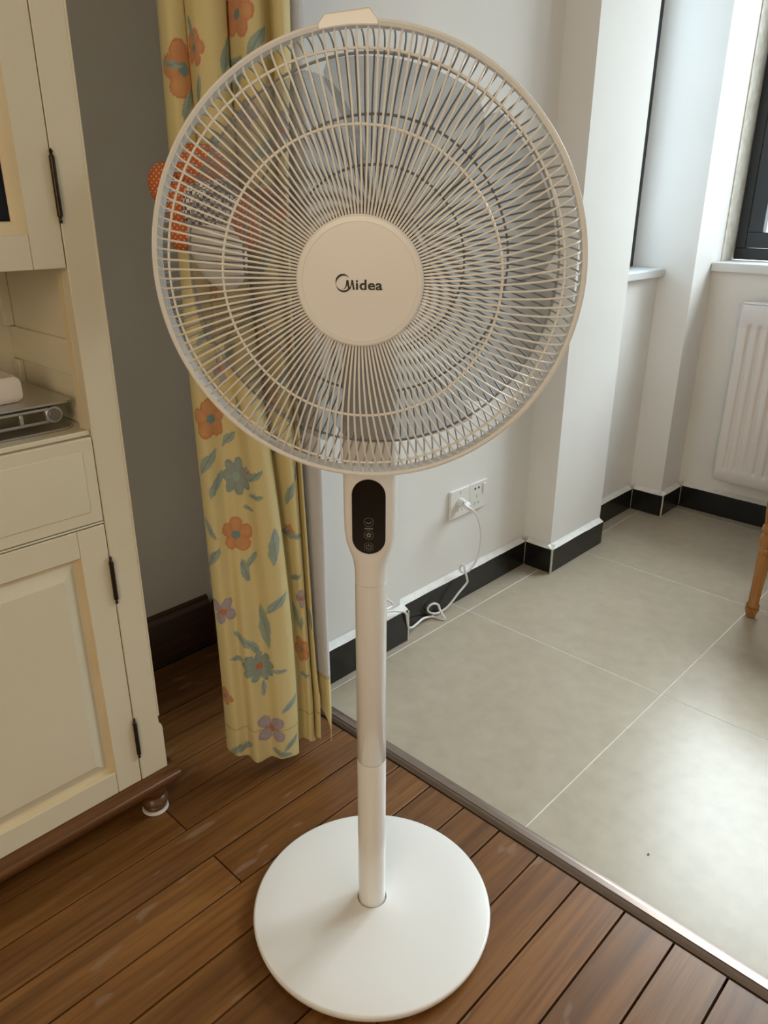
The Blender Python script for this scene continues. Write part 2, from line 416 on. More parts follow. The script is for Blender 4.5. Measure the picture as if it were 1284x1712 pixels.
# ------------------------------------------------------------------ cream cabinet
cab = empty('display_cabinet', (.1,1.35,0), 'cream lacquered display cabinet with bronze hinges, open niche and brown wooden feet', 'cabinet')
CX0, CX1, FY = -.36, .566, 1.12
def cb(name, a, b, mt=m_cream, parent=cab, bevel=.0015): return box_obj(name, a, b, mt, parent, bevel)
off = Vector(cab.location)
def cbm(mb, name, mt, parent=None, bevel=0, ang=35):
    parent = parent or cab; o = parent_off(parent)
    mb.v = [(x-o.x,y-o.y,z-o.z) for x,y,z in mb.v]
    return mb.build(name, mt, parent, bevel, ang=ang)
# right stile with a lamb's tongue stop and thin edge bead
st = [(.5185,.1005),(.5725,.1005),(.5725,.192),(.571,.199),(.567,.204),(.566,.215),(.566,1.95),(.5185,1.95)]
cbm(MB().prism(st, lambda p: (p[0],FY,p[1]), lambda p: (p[0],FY+.022,p[1])), 'face_stile', m_cream, bevel=.0015)
cbm(MB().tube([(.5667,FY+.001,.222),(.5667,FY+.001,1.95)], .0022, 8), 'edge_bead', m_cream)
cb('face_stile', (CX0,FY,.1005),(CX0+.05,FY+.022,1.95))
cb('side_panel', (.548,FY+.0225,.1005),(.563,1.565,1.95)); cb('side_panel', (CX0,FY+.0225,.1005),(CX0+.015,1.565,1.95))
cb('back_panel', (CX0+.016,1.553,.1005),(.547,1.565,1.95)); cb('top_panel', (CX0-.02,FY-.02,1.951),(.59,1.57,1.98), bevel=.006)
cb('bottom_panel', (CX0+.016,FY+.0225,.1005),(.547,1.552,.118))
# niche
cb('niche_shelf', (CX0+.016,FY+.010,.764),(.547,1.552,.782))
cb('shelf_lip', (CX0+.051,FY+.004,.7785),(.5175,FY+.0095,.7865))
cb('niche_ceiling', (CX0+.016,FY+.0225,1.030),(.547,1.552,1.045))
cb('niche_back', (CX0+.016,1.395,.7825),(.547,1.403,1.0295))
cb('niche_jamb', (.5187,FY+.0222,.7825),(.5315,FY+.040,1.0295), m_cream_warm, bevel=.0005)
cb('niche_side', (.532,FY+.0405,.7825),(.5475,1.3945,1.0295))
cb('niche_rail', (.527,FY+.0405,.862),(.5318,1.3945,.918)); cb('niche_post', (.523,1.372,.7825),(.5318,1.3945,.8615)); cb('niche_post', (.515,1.381,.9185),(.5318,1.3945,1.0295))
cb('cross_rail', (CX0+.051,FY,.6305),(.5175,FY+.02,.6335)); 
# hinge
def hinge(parent, z0, z1, x=.5172):
    zc = (z0+z1)/2; mb = MB()
    mb.lathe([(.0008,z0),(.0026,z0+.003),(.0016,z0+.007),(.0038,z0+.010),(.0038,zc-.014),(.0034,zc-.0135),(.0038,zc-.013),(.0038,zc+.012),(.0034,zc+.0125),(.0038,zc+.013),(.0038,z1-.010),(.0016,z1-.007),(.0026,z1-.003),(.0008,z1)], (x,FY-.0036,0), 14)
    return cbm(mb, 'hinge', m_hinge, parent)
def panel_door(x0, x1, z0, z1, name, glazed=False, hinges=()):
    s = .0465
    d = cb(name, (x1-s,FY-.0005,z0),(x1,FY+.020,z1))                       # hinge stile
    cb('stile', (x0,FY-.0005,z0),(x0+s,FY+.020,z1), parent=d)
    cb('rail', (x0+s+.0004,FY,z0),(x1-s-.0004,FY+.020,z0+s), parent=d, bevel=.0012)
    cb('rail', (x0+s+.0004,FY,z1-s),(x1-s-.0004,FY+.020,z1), parent=d, bevel=.0012)
    i0, i1, j0, j1 = x0+s, x1-s, z0+s, z1-s
    # sloped moulding ring inside the frame
    def ring(prof):
        mb = MB()
        def fn(i, j):
            ins, y = prof[j]; cx = [(i0+ins,j0+ins),(i1-ins,j0+ins),(i1-ins,j1-ins),(i0+ins,j1-ins)][i]
            return (cx[0], FY+y, cx[1])
        return mb.grid(4, len(prof), fn, True)
    if glazed:
        cbm(ring([(0,.001),(.004,.002),(.016,.009),(.018,.012)]), 'moulding', m_cream_warm, d, ang=20)
        cb('glass_pane', (i0+.012,FY+.0105,j0+.012),(i1-.012,FY+.013,j1-.012), m_unlit_pane, d, 0)
    else:
        cbm(ring([(0,.0008),(.0012,.009),(.009,.011)]), 'moulding', m_cream_warm, d, ang=20)
        mb = ring([(.009,.0112),(.011,.0112),(.030,.0035),(.0315,.0018)])
        n = len(mb.v); mb.v += [(i0+.0315,FY+.0018,j0+.0315),(i1-.0315,FY+.0018,j0+.0315),(i1-.0315,FY+.0018,j1-.0315),(i0+.0315,FY+.0018,j1-.0315)]
        mb.f.append((n,n+1,n+2,n+3)); cbm(mb, 'raised_panel', m_cream, d, ang=20)
    for z in hinges: hinge(d, *z)
    return d
panel_door(.105,.5168,1.028,1.90,'glazed_door',True,[(1.088,1.184),(1.74,1.83)])
panel_door(-.308,.1035,1.028,1.90,'glazed_door',True)
panel_door(.105,.5165,.1015,.6285,'lower_door',False,[(.481,.571),(.154,.244)])
panel_door(-.308,.1035,.1015,.6285,'lower_door',False)
for x0, x1 in ((.105,.5168),(-.308,.1035)):
    d = cb('drawer', (x0,FY-.0005,.635),(x1,FY+.020,.7765), bevel=.002)
    i0, i1, j0, j1 = x0+.019, x1-.019, .655, .757
    mb = MB()
    def fn(i, j):
        ins, y = [(0,-.0008),(.0015,-.0028),(.0035,-.0032)][j]; c = [(i0+ins,j0+ins),(i1-ins,j0+ins),(i1-ins,j1-ins),(i0+ins,j1-ins)][i]
        return (c[0],FY+y,c[1])
    mb.grid(4,3,fn,True); mb.f.append((2,5,8,11)); cbm(mb, 'drawer_panel', m_cream, d, ang=20)
# brown moulded plinth and turned feet
pl = [(1.560,.068),(1.106,.068),(1.102,.072),(1.100,.080),(1.096,.083),(1.0945,.089),(1.096,.094),(1.102,.0965),(1.108,.1),(1.560,.1)]
cbm(MB().prism(pl, lambda p: (CX0-.02,p[0],p[1]), lambda p: (.588,p[0],p[1])), 'plinth', m_dwood, bevel=.002)
ftp = [(.018,.008),(.0225,.010),(.0235,.014),(.0215,.018),(.0245,.021),(.0265,.027),(.0245,.033),(.0205,.037),(.022,.042),(.026,.052),(.027,.060),(.024,.068)]
fp = None
for x, y in ((.546,1.140),(CX0+.02,1.140),(.546,1.53),(CX0+.02,1.53)):
    mb = MB().lathe(ftp, (x,y,0), 28); foot = cbm(mb, 'foot', m_dwood)
    cbm(MB().lathe([(.0235,.0005),(.0255,.003),(.0245,.0078),(.018,.0082)], (x,y,0), 24), 'glide_pad', m_tissue, foot)

# folding metal stand and paper pack in the niche
stand = empty('folding_stand', (.40,1.22,.782), 'folded grey metal stand lying in the cabinet niche', 'stand')
def sb(mb, name, mt, bevel=0, parent=None):
    parent = parent or stand; o = parent_off(parent); mb.v = [(x-o.x,y-o.y,z-o.z) for x,y,z in mb.v]; return mb.build(name, mt, parent, bevel)
def rrect(x0,x1,y0,y1,r,n=6):
    out = []
    for cx, cy, a0 in ((x1-r,y1-r,0),(x0+r,y1-r,90),(x0+r,y0+r,180),(x1-r,y0+r,270)):
        for k in range(n+1):
            a = math.radians(a0+90*k/n); out.append((cx+r*math.cos(a), cy+r*math.sin(a)))
    return out
rr_ = rrect(.18,.515,1.165,1.375,.02)
sb(MB().prism(rr_, lambda p: (p[0],p[1],.7822), lambda p: (p[0],p[1],.7862)), 'base_plate', m_silver, .001)
rr_ = rrect(.17,.520,1.17,1.366,.012)
sb(MB().prism(rr_, lambda p: (p[0],p[1],.8235), lambda p: (p[0],p[1],.8275)), 'top_plate', m_silver, .001)
arm = MB()
def armshape(): 
    # slotted bar in the XZ plane, pivot at its right end
    arm.box((.20,1.176,.815),(.49,1.186,.820)); arm.box((.20,1.176,.795),(.49,1.186,.800))
    for x in (.20,.285,.37,.435,.475): arm.box((x,1.176,.800),(x+.006,1.186,.815))
armshape(); ao = sb(arm, 'folding_arm', m_silver, .001)
def ydisc(mb, x, z, r, y0, y1, seg=28):
    pts = [(x+r*math.cos(2*PI*k/seg), z+r*math.sin(2*PI*k/seg)) for k in range(seg)]
    return mb.prism(pts, lambda p: (p[0],y0,p[1]), lambda p: (p[0],y1,p[1]))
pv = sb(ydisc(MB(), .488, .8078, .0135, 1.174, 1.188), 'pivot', m_silver, .001)
sb(ydisc(MB(), .488, .8078, .0095, 1.1715, 1.1738), 'pivot_cap', mat('pivot_cap_grey', (.22,.21,.19), .35, .7), .0008, pv)
pack = MB()
def pf(i, j):
    a = 2*PI*i/24; t = j/8; e = 1-abs(2*t-1)**5*.12
    x = .403+.058*e*max(-1,min(1,1.35*math.cos(a))); y = 1.25+.045*e*max(-1,min(1,1.35*math.sin(a))); z = .8282+.040*t+.0022*noise.noise(Vector((x*60,y*60,t*4)))*t
    return (x,y,z)
pack.grid(24, 9, pf, True); pack.f.append(tuple(i*9+8 for i in range(24))); pack.f.append(tuple(i*9 for i in range(23,-1,-1)))
tag(pack.build('tissue_pack', m_tissue), 'white paper tissue pack lying on the folded metal stand', 'tissues')

# ------------------------------------------------------------------ pedestal fan
FB = Vector((.673,.6625,0))
fan = empty('pedestal_fan', FB, 'white pedestal fan with round wire grille standing on the plank floor', 'fan')
seg = 96
MB().lathe([(.186,.006),(.1945,.0085),(.197,.011),(.1985,.019),(.1975,.0215),(.1945,.0225),(.14,.0245),(.08,.0275),(.05,.0305),(.034,.0335),(.0245,.0355),(.0235,.030),(0,.030)], seg=seg).build('base', m_fan, fan, ang=50)
for a in (20, 92, 164, 236, 308):
    a = math.radians(a); MB().lathe([(.012,.0003),(.013,.002),(.012,.0075)], (.178*math.cos(a), .178*math.sin(a), 0), 16).build('rubber_foot', m_rubber, fan)
MB().lathe([(.0222,.030),(.0222,.3230),(.0215,.3240)], seg=48).build('lower_pole', m_fan_gloss, fan)
MB().lathe([(.0215,.3250),(.0222,.3260),(.0222,.6305),(.0216,.6313)], seg=48).build('upper_pole', m_fan_gloss, fan)
# control body: pole section that widens into a flattened box
AZ = math.radians(218.65); EL = math.radians(-3.0)
nh = Vector((math.cos(AZ), math.sin(AZ), 0)); rh = Vector((-math.sin(AZ), math.cos(AZ), 0))   # rh: to the viewer's right
cb_ = MB()
secs = [(.6320,.0222,.0222,1),(.650,.0223,.0223,1),(.666,.0242,.0225,.9),(.679,.0280,.023,.7),(.693,.0322,.0235,.5),(.712,.0346,.024,.4),(.74,.0352,.024,.38),(.80,.0352,.024,.38),(.88,.0345,.024,.4),(.955,.033,.024,.45),(.975,.029,.022,.5),(.980,.020,.016,.6)]
def sup(a, rx, ry, q):
    # blend between ellipse and rounded box
    c, s_ = math.cos(a), math.sin(a); e = 2/(2+3*(1-q))
    return rx*math.copysign(abs(c)**e, c), ry*math.copysign(abs(s_)**e, s_)
def cf(i, j):
    z, rx, ry, q = secs[j]; x, y = sup(2*PI*i/48, rx, ry, q); P = rh*x+nh*y; return (P.x, P.y, z)
cb_.grid(48, len(secs), cf, True); cb_.f.append(tuple(i*len(secs)+len(secs)-1 for i in range(48)))
cbo = cb_.build('control_body', m_fan, fan, ang=60)
# control panel: frame in local axes x right, y up, z out
def frame(o, origin, x, y, z):
    mm = Matrix.Identity(4)
    for i in range(3): mm[i][0], mm[i][1], mm[i][2] = x[i], y[i], z[i]
    mm.translation = origin; o.matrix_parent_inverse = Matrix.Identity(4); o.matrix_local = mm
def stadium(wd, h, n=16, cy=0):
    r = wd/2; out = []
    for a0, c in ((0, h/2-r), (180, -h/2+r)):
        for k in range(n+1):
            a = math.radians(a0+180*k/n); out.append((r*math.cos(a), cy+c+r*math.sin(a)))
    return out
PZ = .7365
bz = MB().prism(stadium(.0490,.1105), lambda p: (p[0],p[1],-.006), lambda p: (p[0],p[1],.0012)).build('panel_bezel', m_fan, fan, bevel=.0015)
frame(bz, nh*.0240+Vector((0,0,PZ)), rh, Vector((0,0,1)), nh)
pn = MB().prism(stadium(.0443,.1055), lambda p: (p[0],p[1],-.004), lambda p: (p[0],p[1],.0022)).build('control_panel', m_panel, fan, bevel=.0008)
frame(pn, nh*.0240+Vector((0,0,PZ)), rh, Vector((0,0,1)), nh)
def arc_strip(mb, cx, cy, r, w_, a0, a1, z, n=24):
    k = len(mb.v)
    for i in range(n+1):
        a = math.radians(a0+(a1-a0)*i/n)
        for q in (r-w_/2, r+w_/2): mb.v.append((cx+q*math.cos(a), cy+q*math.sin(a), z))
    for i in range(n): mb.f.append((k+2*i, k+2*i+1, k+2*i+3, k+2*i+2))
ZI = .00225
def icon(fn):
    mb = MB(); fn(mb); return mb.build('icon', m_icon, pn, smooth=False)
def disc_ring(mb, y, r=.0062): arc_strip(mb, 0, y, r, .00045, 0, 360, ZI, 36)
icon(lambda mb: (disc_ring(mb, -.0065), arc_strip(mb, 0, -.0048, .0036, .0011, 200, 340, ZI)))
icon(lambda mb: mb.box((-.0058,-.0166,ZI-.0004),(.0058,-.0148,ZI)))
def petals(mb):
    disc_ring(mb, -.0250)
    for k in range(5):
        a = 2*PI*k/5+.4; arc_strip(mb, .0024*math.cos(a), -.0250+.0024*math.sin(a), .0007, .0013, 0, 360, ZI, 10)
icon(petals)
icon(lambda mb: (disc_ring(mb, -.0420), arc_strip(mb, 0, -.0420, .0033, .0009, 125, 415, ZI), mb.box((-.00045,-.0422,ZI-.0004),(.00045,-.0380,ZI))))

# head frame
n_ = Vector((math.cos(AZ)*math.cos(EL), math.sin(AZ)*math.cos(EL), math.sin(EL)))
ux = rh.copy(); uy = n_.cross(ux)
HC = Vector((.598,.595,1.047))-FB
def head(o): frame(o, HC, ux, uy, n_); return o
RR = .230
# neck and motor housing
sn = MB().tube([FB*0+Vector((0,0,.93)), Vector((0,0,.99)), HC-n_*.115], .022, 20).build('neck', m_fan, fan)
mh = head(MB().lathe([(.0,-.205),(.03,-.203),(.048,-.195),(.058,-.178),(.062,-.150),(.062,-.112),(.066,-.104),(.066,-.0985)], seg=48).build('motor_housing', m_fan, fan))
# rim band
rim = head(MB().lathe([(.2245,.003),(.2275,.005),(.2298,.0035),(.2305,0),(.2308,-.010),(.2300,-.0145),(.2265,-.0155),(.2238,-.0135),(.2235,-.002),(.2245,.003)], seg=160).build('rim', m_wire if False else m_fan, fan, ang=40))
clip = MB()
cp = []
for a, r in ((-7.2,.2295),(-5.2,.2365),(5.2,.2385),(7.4,.2295)): cp.append((a, r))
pts = [(math.sin(math.radians(a))*r, math.cos(math.radians(a))*r) for a, r in cp] + [(math.sin(math.radians(a))*.224, math.cos(math.radians(a))*.224) for a in (7.4,3.7,0,-3.7,-7.2)]
clip.prism(pts, lambda p: (p[0],p[1],-.0145), lambda p: (p[0],p[1],.0055)); co = clip.build('clip', m_fan, rim, bevel=.0015)
co.rotation_euler = (0,0,math.radians(3.5))
# front grille
NW = 132; TW = math.radians(3.2)
def wire_mesh(prof, rad, twist, name):
    c = catmull([(r, z, 0) for r, z in prof], 3); rmax = prof[-1][0]; rmin = prof[0][0]; path = []
    for p in c:
        t = (p.x-rmin)/(rmax-rmin); a = twist*max(0,t)**1.5; path.append((p.x*math.cos(a), p.x*math.sin(a), p.y))
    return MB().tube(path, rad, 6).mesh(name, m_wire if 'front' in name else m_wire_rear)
FP = [(.060,.0485),(.080,.0505),(.110,.0505),(.141,.0478),(.170,.0415),(.195,.0325),(.210,.0235),(.2185,.0140),(.2225,.0050),(.2240,-.0010)]
BP = [(.062,-.1010),(.090,-.1015),(.125,-.0985),(.160,-.0890),(.190,-.0745),(.207,-.0610),(.217,-.0460),(.2222,-.0290),(.2245,-.0125)]
def at_prof(prof, r):
    for (r0,z0),(r1,z1) in zip(prof, prof[1:]):
        if r0 <= r <= r1: return z0+(z1-z0)*(r-r0)/(r1-r0)
def ring_obj(name, r, z, rad, parent):
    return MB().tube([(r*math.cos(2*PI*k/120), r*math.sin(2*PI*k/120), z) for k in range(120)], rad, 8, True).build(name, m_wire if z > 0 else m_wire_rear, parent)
fg = head(MB().lathe([(.0575,.0465),(.0625,.0465),(.0635,.0485),(.0625,.0500),(.0575,.0500),(.0575,.0465)], seg=72).build('front_grille', m_wire, fan))
wm = wire_mesh(FP, .0011, TW, 'front_wire')
for k in range(NW):
    o = bpy.data.objects.new('grille_wire', wm); COL.objects.link(o); o.parent = fg; o.rotation_euler = (0,0,2*PI*(k+.3)/NW)
ring_obj('support_ring', .1410, at_prof(FP,.141)-.0024, .0014, fg); ring_obj('support_ring', .2040, at_prof(FP,.204)-.0024, .0013, fg)
bg = head(MB().lathe([(.054,-.103),(.066,-.103),(.0665,-.0985),(.054,-.0985),(.054,-.103)], seg=72).build('rear_grille', m_fan, fan))
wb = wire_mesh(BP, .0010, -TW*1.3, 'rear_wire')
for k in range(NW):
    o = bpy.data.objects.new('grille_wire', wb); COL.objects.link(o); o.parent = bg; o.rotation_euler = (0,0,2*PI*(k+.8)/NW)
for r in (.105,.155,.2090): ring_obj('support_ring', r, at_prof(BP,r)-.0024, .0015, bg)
# rotor: hub and seven overlapping swept blades
rt = head(MB().lathe([(0,-.012),(.055,-.0125),(.064,-.016),(.067,-.022),(.067,-.060),(.0,-.060)], seg=48).build('rotor_hub', m_rotor, fan))
NB = 7
bl_ = MB(); nr, na = 18, 16
def bladef(i, j, side):
    r = .050+(.203-.050)*i/(nr-1); t = j/(na-1)
    wdt = math.radians(52+3*math.sin(PI*i/(nr-1)))
    # round the outer corners
    e = i/(nr-1); cut = max(0, (e-.86)/.14)**2*.16
    a = (t-.5)*wdt*(1-cut)+math.radians(16)*e**1.4
    z = -.037+(t-.5)*(.034-.014*e)+.010*(t-.5)**2*4*.5 + side*.0006
    return (r*math.cos(a), r*math.sin(a), z)
bl_.grid(nr, na, lambda i, j: bladef(i,j,1)); k0 = len(bl_.v); bl_.grid(nr, na, lambda i, j: bladef(i,j,-1))
def rimq(a, b): bl_.f.append((a, b, b+k0, a+k0))
for i in range(nr-1): rimq(i*na, (i+1)*na); rimq(i*na+na-1, (i+1)*na+na-1)
for j in range(na-1): rimq(j, j+1); rimq((nr-1)*na+j, (nr-1)*na+j+1)
bm_ = bl_.mesh('blade', m_blade, ang=50)
for k in range(NB):
    o = bpy.data.objects.new('blade', bm_); COL.objects.link(o); o.parent = fan; ak = 2*PI*k/NB+.2
    frame(o, HC, ux*math.cos(ak)+uy*math.sin(ak), uy*math.cos(ak)-ux*math.sin(ak), n_)
# hub cap and logo
hc = head(MB().lathe([(.056,.046),(.0630,.0505),(.0640,.0530),(.0637,.0552),(.0620,.0565),(.0575,.0568),(.0572,.0560),(.0560,.0560),(0,.0566)], seg=120).build('hub_cap', m_fan, fan, ang=25))
LZ = .0569
px = .7413*.996/1000 * .78    # metres on the cap face for one photo pixel, roughly
K = .128/209.0
logo = MB()
def lp(x, y): return ((x-603)*K, (468.5-y)*K)
# swoosh ring of varying width around a circle, with a gap
def ringvar(cx, cy, rx, ry, a0, a1, wfun, n=60):
    k = len(logo.v)
    for i in range(n+1):
        t = i/n; a = math.radians(a0+(a1-a0)*t); wv = wfun(t)
        for q in (-.5, .5):
            x, y = lp(cx+(rx+q*wv)*math.cos(a), cy-(ry+q*wv)*math.sin(a)); logo.v.append((x, y, LZ))
    for i in range(n): logo.f.append((k+2*i, k+2*i+1, k+2*i+3, k+2*i+2))
ringvar(576.8, 469.3, 12.4, 13.0, 40, 192, lambda t: .3+3.3*math.sin(PI*t)**1.2)
ringvar(576.8, 469.3, 12.4, 13.0, 195, 335, lambda t: .3+2.8*math.sin(PI*min(1,t*.85))**1.1)
def poly(pts):
    k = len(logo.v); logo.v += [(*lp(*p), LZ) for p in pts]; logo.f.append(tuple(range(k, k+len(pts))))
def strip(A, B):
    for i in range(len(A)-1): poly([A[i], A[i+1], B[i+1], B[i]])
strip([(574,479.6),(577.5,478.2),(579.7,475),(581,470),(581.6,464.4)], [(574.2,479.9),(578.6,478.6),(581.6,475.2),(583.4,471),(584.8,466)])
strip([(581.6,464.4),(582.6,470),(583.6,475),(584.2,480)], [(585,464.4),(585.8,469),(586.4,474),(587.2,478.6)])
strip([(586.4,479.5),(588,474),(589.2,469),(589.6,464.4)], [(587.8,478.8),(589.6,474),(590.6,470),(591.6,466.6)])
strip([(589.6,464.4),(590.4,470),(591.4,475),(592,479.6)], [(592.6,464.4),(593.6,470),(594.4,475),(595.2,479.6)])
lo = logo.build('logo', m_logo, hc, smooth=False)
fc = bpy.data.curves.new('lettering', 'FONT'); fc.body = 'idea'; fc.size = 1; fc.extrude = 0; fc.offset = .024; fc.resolution_u = 6; fc.space_character = 1.06
fo = bpy.data.objects.new('lettering', fc); COL.objects.link(fo)
dg = bpy.context.evaluated_depsgraph_get(); me = bpy.data.meshes.new_from_object(fo.evaluated_get(dg))
xs = [v_.co.x for v_ in me.vertices]; ys = [v_.co.y for v_ in me.vertices]
bpy.data.objects.remove(fo, do_unlink=True)
x0, y0_ = lp(596.9, 479.7); x1, y1_ = lp(640.3, 463.4)
sx, sy = (x1-x0)/(max(xs)-min(xs)), (y1_-y0_)/(max(ys)-0.0)
for v_ in me.vertices: v_.co = Vector((x0+(v_.co.x-min(xs))*sx, y0_+max(v_.co.y,0)*sy, LZ))
me.materials.clear(); me.materials.append(m_logo)
lt = bpy.data.objects.new('lettering', me); COL.objects.link(lt); lt.parent = hc

# ------------------------------------------------------------------ sockets, plug and cord
WY = 1.255
def plate(x0, label, sw):
    t = empty('wall_socket', (x0+.043,WY,.2705), label, 'socket')
    o = parent_off(t)
    def q(mb, name, mt, bevel=0):
        mb.v = [(x-o.x,y-o.y,z-o.z) for x,y,z in mb.v]; return mb.build(name, mt, t, bevel)
    q(MB().box((x0,WY-.009,.2705),(x0+.0855,WY-.0004,.3565)), 'cover_plate', m_socket, .002)
    f_ = WY-.0092
    cx = x0+.043-(.008 if sw else 0)
    if sw:
        for dx in (-.0085,.0085): q(ydisc(MB(), cx+dx, .3385, .0038, f_, WY-.006, 14), 'pin_hole', m_hole)
        q(MB().box((x0+.062,WY-.0125,.3185),(x0+.077,WY-.0085,.3465)), 'rocker_switch', m_socket, .0015)
    def slot(x, z, ang, ln=.0075):
        c, s_ = math.cos(ang), math.sin(ang); wq = .0013
        pts = [(x+a*c*ln-b*s_*wq, z+a*s_*ln+b*c*wq) for a, b in ((-.5,-1),(.5,-1),(.5,1),(-.5,1))]
        q(MB().prism(pts, lambda p: (p[0],f_,p[1]), lambda p: (p[0],WY-.006,p[1])), 'pin_slot', m_slot)
    zt_ = .314 if sw else .345
    slot(cx, zt_, PI/2, .009); slot(cx-.0085, .2925, PI/2-.55); slot(cx+.0085, .2925, PI/2+.55)
    return t
plate(1.590, 'white socket plate with the fan plug pushed in', False)
plate(1.6765, 'white socket plate with rocker switch and free pin holes', True)
cord = empty('power_cord', (1.62,1.21,.001), 'white power cord with plug hanging from the wall socket to the floor', 'cord')
o_ = parent_off(cord)
def ck(mb, name, mt, bevel=0):
    mb.v = [(x-o_.x,y-o_.y,z-o_.z) for x,y,z in mb.v]; return mb.build(name, mt, cord, bevel)
def pxray(x, y): return F_ + R2*((x-642)/FPX) - U2*((y-856)/FPX)
def onY(x, y, Y): d = pxray(x, y); return Vector((0,0,CAM_H))+d*(Y/d.y)
def onZ(x, y, z): d = pxray(x, y); return Vector((0,0,CAM_H))+d*((z-CAM_H)/d.z)
ck(MB().tube([(1.630,1.2458,.318),(1.630,1.236,.318),(1.631,1.230,.317)], lambda t: .0135-.002*t, 20), 'plug_face', m_cord, .001)
TIP = onY(787,851,1.196)
ck(MB().tube(catmull([(1.631,1.231,.317),(1.634,1.219,.316),onY(777,846,1.207),TIP], 4), lambda t: .0102-.0058*t, 16), 'plug', m_cord)
cpts = [TIP]+[onY(*q) for q in ((794,857,1.189),(800,870,1.186),(804,893,1.193),(802,915,1.203),(796,937,1.210),(785,953,1.216),(776,957,1.220),(769,953,1.222),(771,945,1.217),(776,945,1.211),(777,953,1.207),(781,968,1.208),(780,975,1.210),(766,992,1.213),(754,1008,1.216),(744,1018,1.220),(732,1025,1.224),(721,1025,1.227),(715,1020,1.228),(718,1013,1.227),(726,1009,1.222),(733,1012,1.216),(736,1021,1.208))]
cpts += [onZ(*q, .0045) for q in ((744,1035),(735,1034),(722,1031))]+[onY(*q) for q in ((708,1034,1.222),(698,1042,1.215),(689,1049,1.205),(683,1048,1.195),(681,1038,1.190),(680,1028,1.187),(676,1023,1.187),(668,1022,1.190),(655,1021.5,1.190),(642,1022,1.188),(632,1012,1.184),(640,1001,1.180),(650,1004,1.178),(657,1011,1.177),(650,1017,1.175),(640,1024,1.172),(628,1060,1.165))]
cpts += [(1.165,1.130,.012),(1.12,1.085,.0045),(1.04,1.005,.0125),(.99,.965,.0132),(.95,.925,.0045),(.87,.848,.0045),(.835,.812,.0045),(.8215,.7985,.0045)]
ck(MB().tube(catmull(cpts, 6), .0032, 8), 'cable', m_cord)

# ------------------------------------------------------------------ radiator
rad = empty('radiator', (2.82,.47,.16), 'white ribbed panel radiator on the wall below the dark framed window', 'radiator')
ro = parent_off(rad)
def rq(mb, name, mt, bevel=0, ang=35):
    mb.v = [(x-ro.x,y-ro.y,z-ro.z) for x,y,z in mb.v]; return mb.build(name, mt, rad, bevel, ang=ang)
RY0, RY1, RZ0, RZ1 = -.045, .958, .162, .795
pitch_r = .0345; margin = .020
nrib = int((RY1-RY0-2*margin)/pitch_r)
ysr = []
def depth(y, z):
    # shallow vertical grooves between raised flutes, closing near top and bottom
    t = ((RY1-margin-y)/pitch_r) % 1.0
    if y > RY1-margin-.002 or y < RY0+margin+.002: return 0
    zz = min((z-RZ0-.040)/.014, (RZ1-.062-z)/.014, 1)
    if zz <= 0: return 0
    g = max(0, min(1, (abs(t-.5)-.10)/.12)); 
    return .008*(1-g)*zz
ny = 30*8+1; zs = [RZ0,RZ0+.002,RZ0+.038,RZ0+.041,RZ0+.045,RZ0+.050,RZ0+.056,RZ0+.2,RZ0+.4,RZ1-.082,RZ1-.074,RZ1-.068,RZ1-.062,RZ1-.058,RZ1-.002,RZ1]
mb = MB(); mb.grid(ny, len(zs), lambda i, j: (2.790+(0 if 0<j<len(zs)-1 and 0<i<ny-1 else .002)+depth(RY1-(RY1-RY0)*i/(ny-1), zs[j]), RY1-(RY1-RY0)*i/(ny-1), zs[j]))
rq(mb, 'front_panel', m_rad, ang=60)
rq(MB().box((2.7995,RY0+.001,RZ0+.001),(2.806,RY1-.001,RZ1-.001)), 'panel_back', m_rad, .001)
rq(MB().box((2.7925,RY1-.0008,RZ0+.004),(2.850,RY1+.0012,RZ1+.002)), 'side_cover', m_rad, .001)
rq(MB().box((2.7925,RY0-.0012,RZ0+.004),(2.850,RY0+.0008,RZ1+.002)), 'side_cover', m_rad, .001)
rq(MB().box((2.7915,RY0-.002,RZ1+.001),(2.852,RY1+.002,RZ1+.006)), 'top_cover', m_rad, .001)
for y in (.80,.15): rq(MB().box((2.8505,y-.02,.25),(2.8695,y+.02,.70)), 'wall_bracket', m_rad, .002)
fm = MB()
rnd = random.Random(3)
fm.grid(40, 10, lambda i, j: (2.786-.0015*math.sin(i*.9+j*1.7)-.0012*rnd.random(), RY1+.008-.025*i+.002*math.sin(j), .718+.0092*j))
fm.grid(40, 4, lambda i, j: (2.786+.016*j, RY1+.008-.025*i, .8045+.003*math.sin(i*1.1+j)+.002*rnd.random()))
rq(fm, 'plastic_film', m_film)

# ------------------------------------------------------------------ wooden chair (one turned leg in view)
ch = empty('wooden_chair', (2.33,.42,0), 'honey brown wooden chair with turned legs on the tiles by the radiator', 'chair')
co_ = parent_off(ch)
def cq(mb, name, bevel=0):
    mb.v = [(x-co_.x,y-co_.y,z-co_.z) for x,y,z in mb.v]; return mb.build(name, m_chair, ch, bevel)
lp_ = [(.0085,.0004),(.0125,.003),(.0165,.018),(.0188,.024),(.0188,.029),(.0140,.032),(.0185,.036),(.0185,.040),(.0145,.046),(.0150,.09),(.0170,.150),(.0175,.190),(.0150,.200),(.0200,.206),(.0212,.213),(.0180,.221),(.0225,.231),(.0235,.245),(.0205,.259),(.0160,.266),(.0215,.274),(.0215,.284),(.0170,.292),(.022,.33),(.023,.40),(.020,.418)]
for i, (x, y) in enumerate(((2.146,.562),(2.500,.556),(2.152,.216),(2.500,.216))):
    dx = .006*(1 if x < 2.3 else -1); dy = -.006 if y > .4 else .006
    mb = MB().lathe(lp_, (0,0,0), 28, fn=lambda p: (p[0]+x+dx*p[2]/.42, p[1]+y+dy*p[2]/.42, p[2])); cq(mb, 'leg')
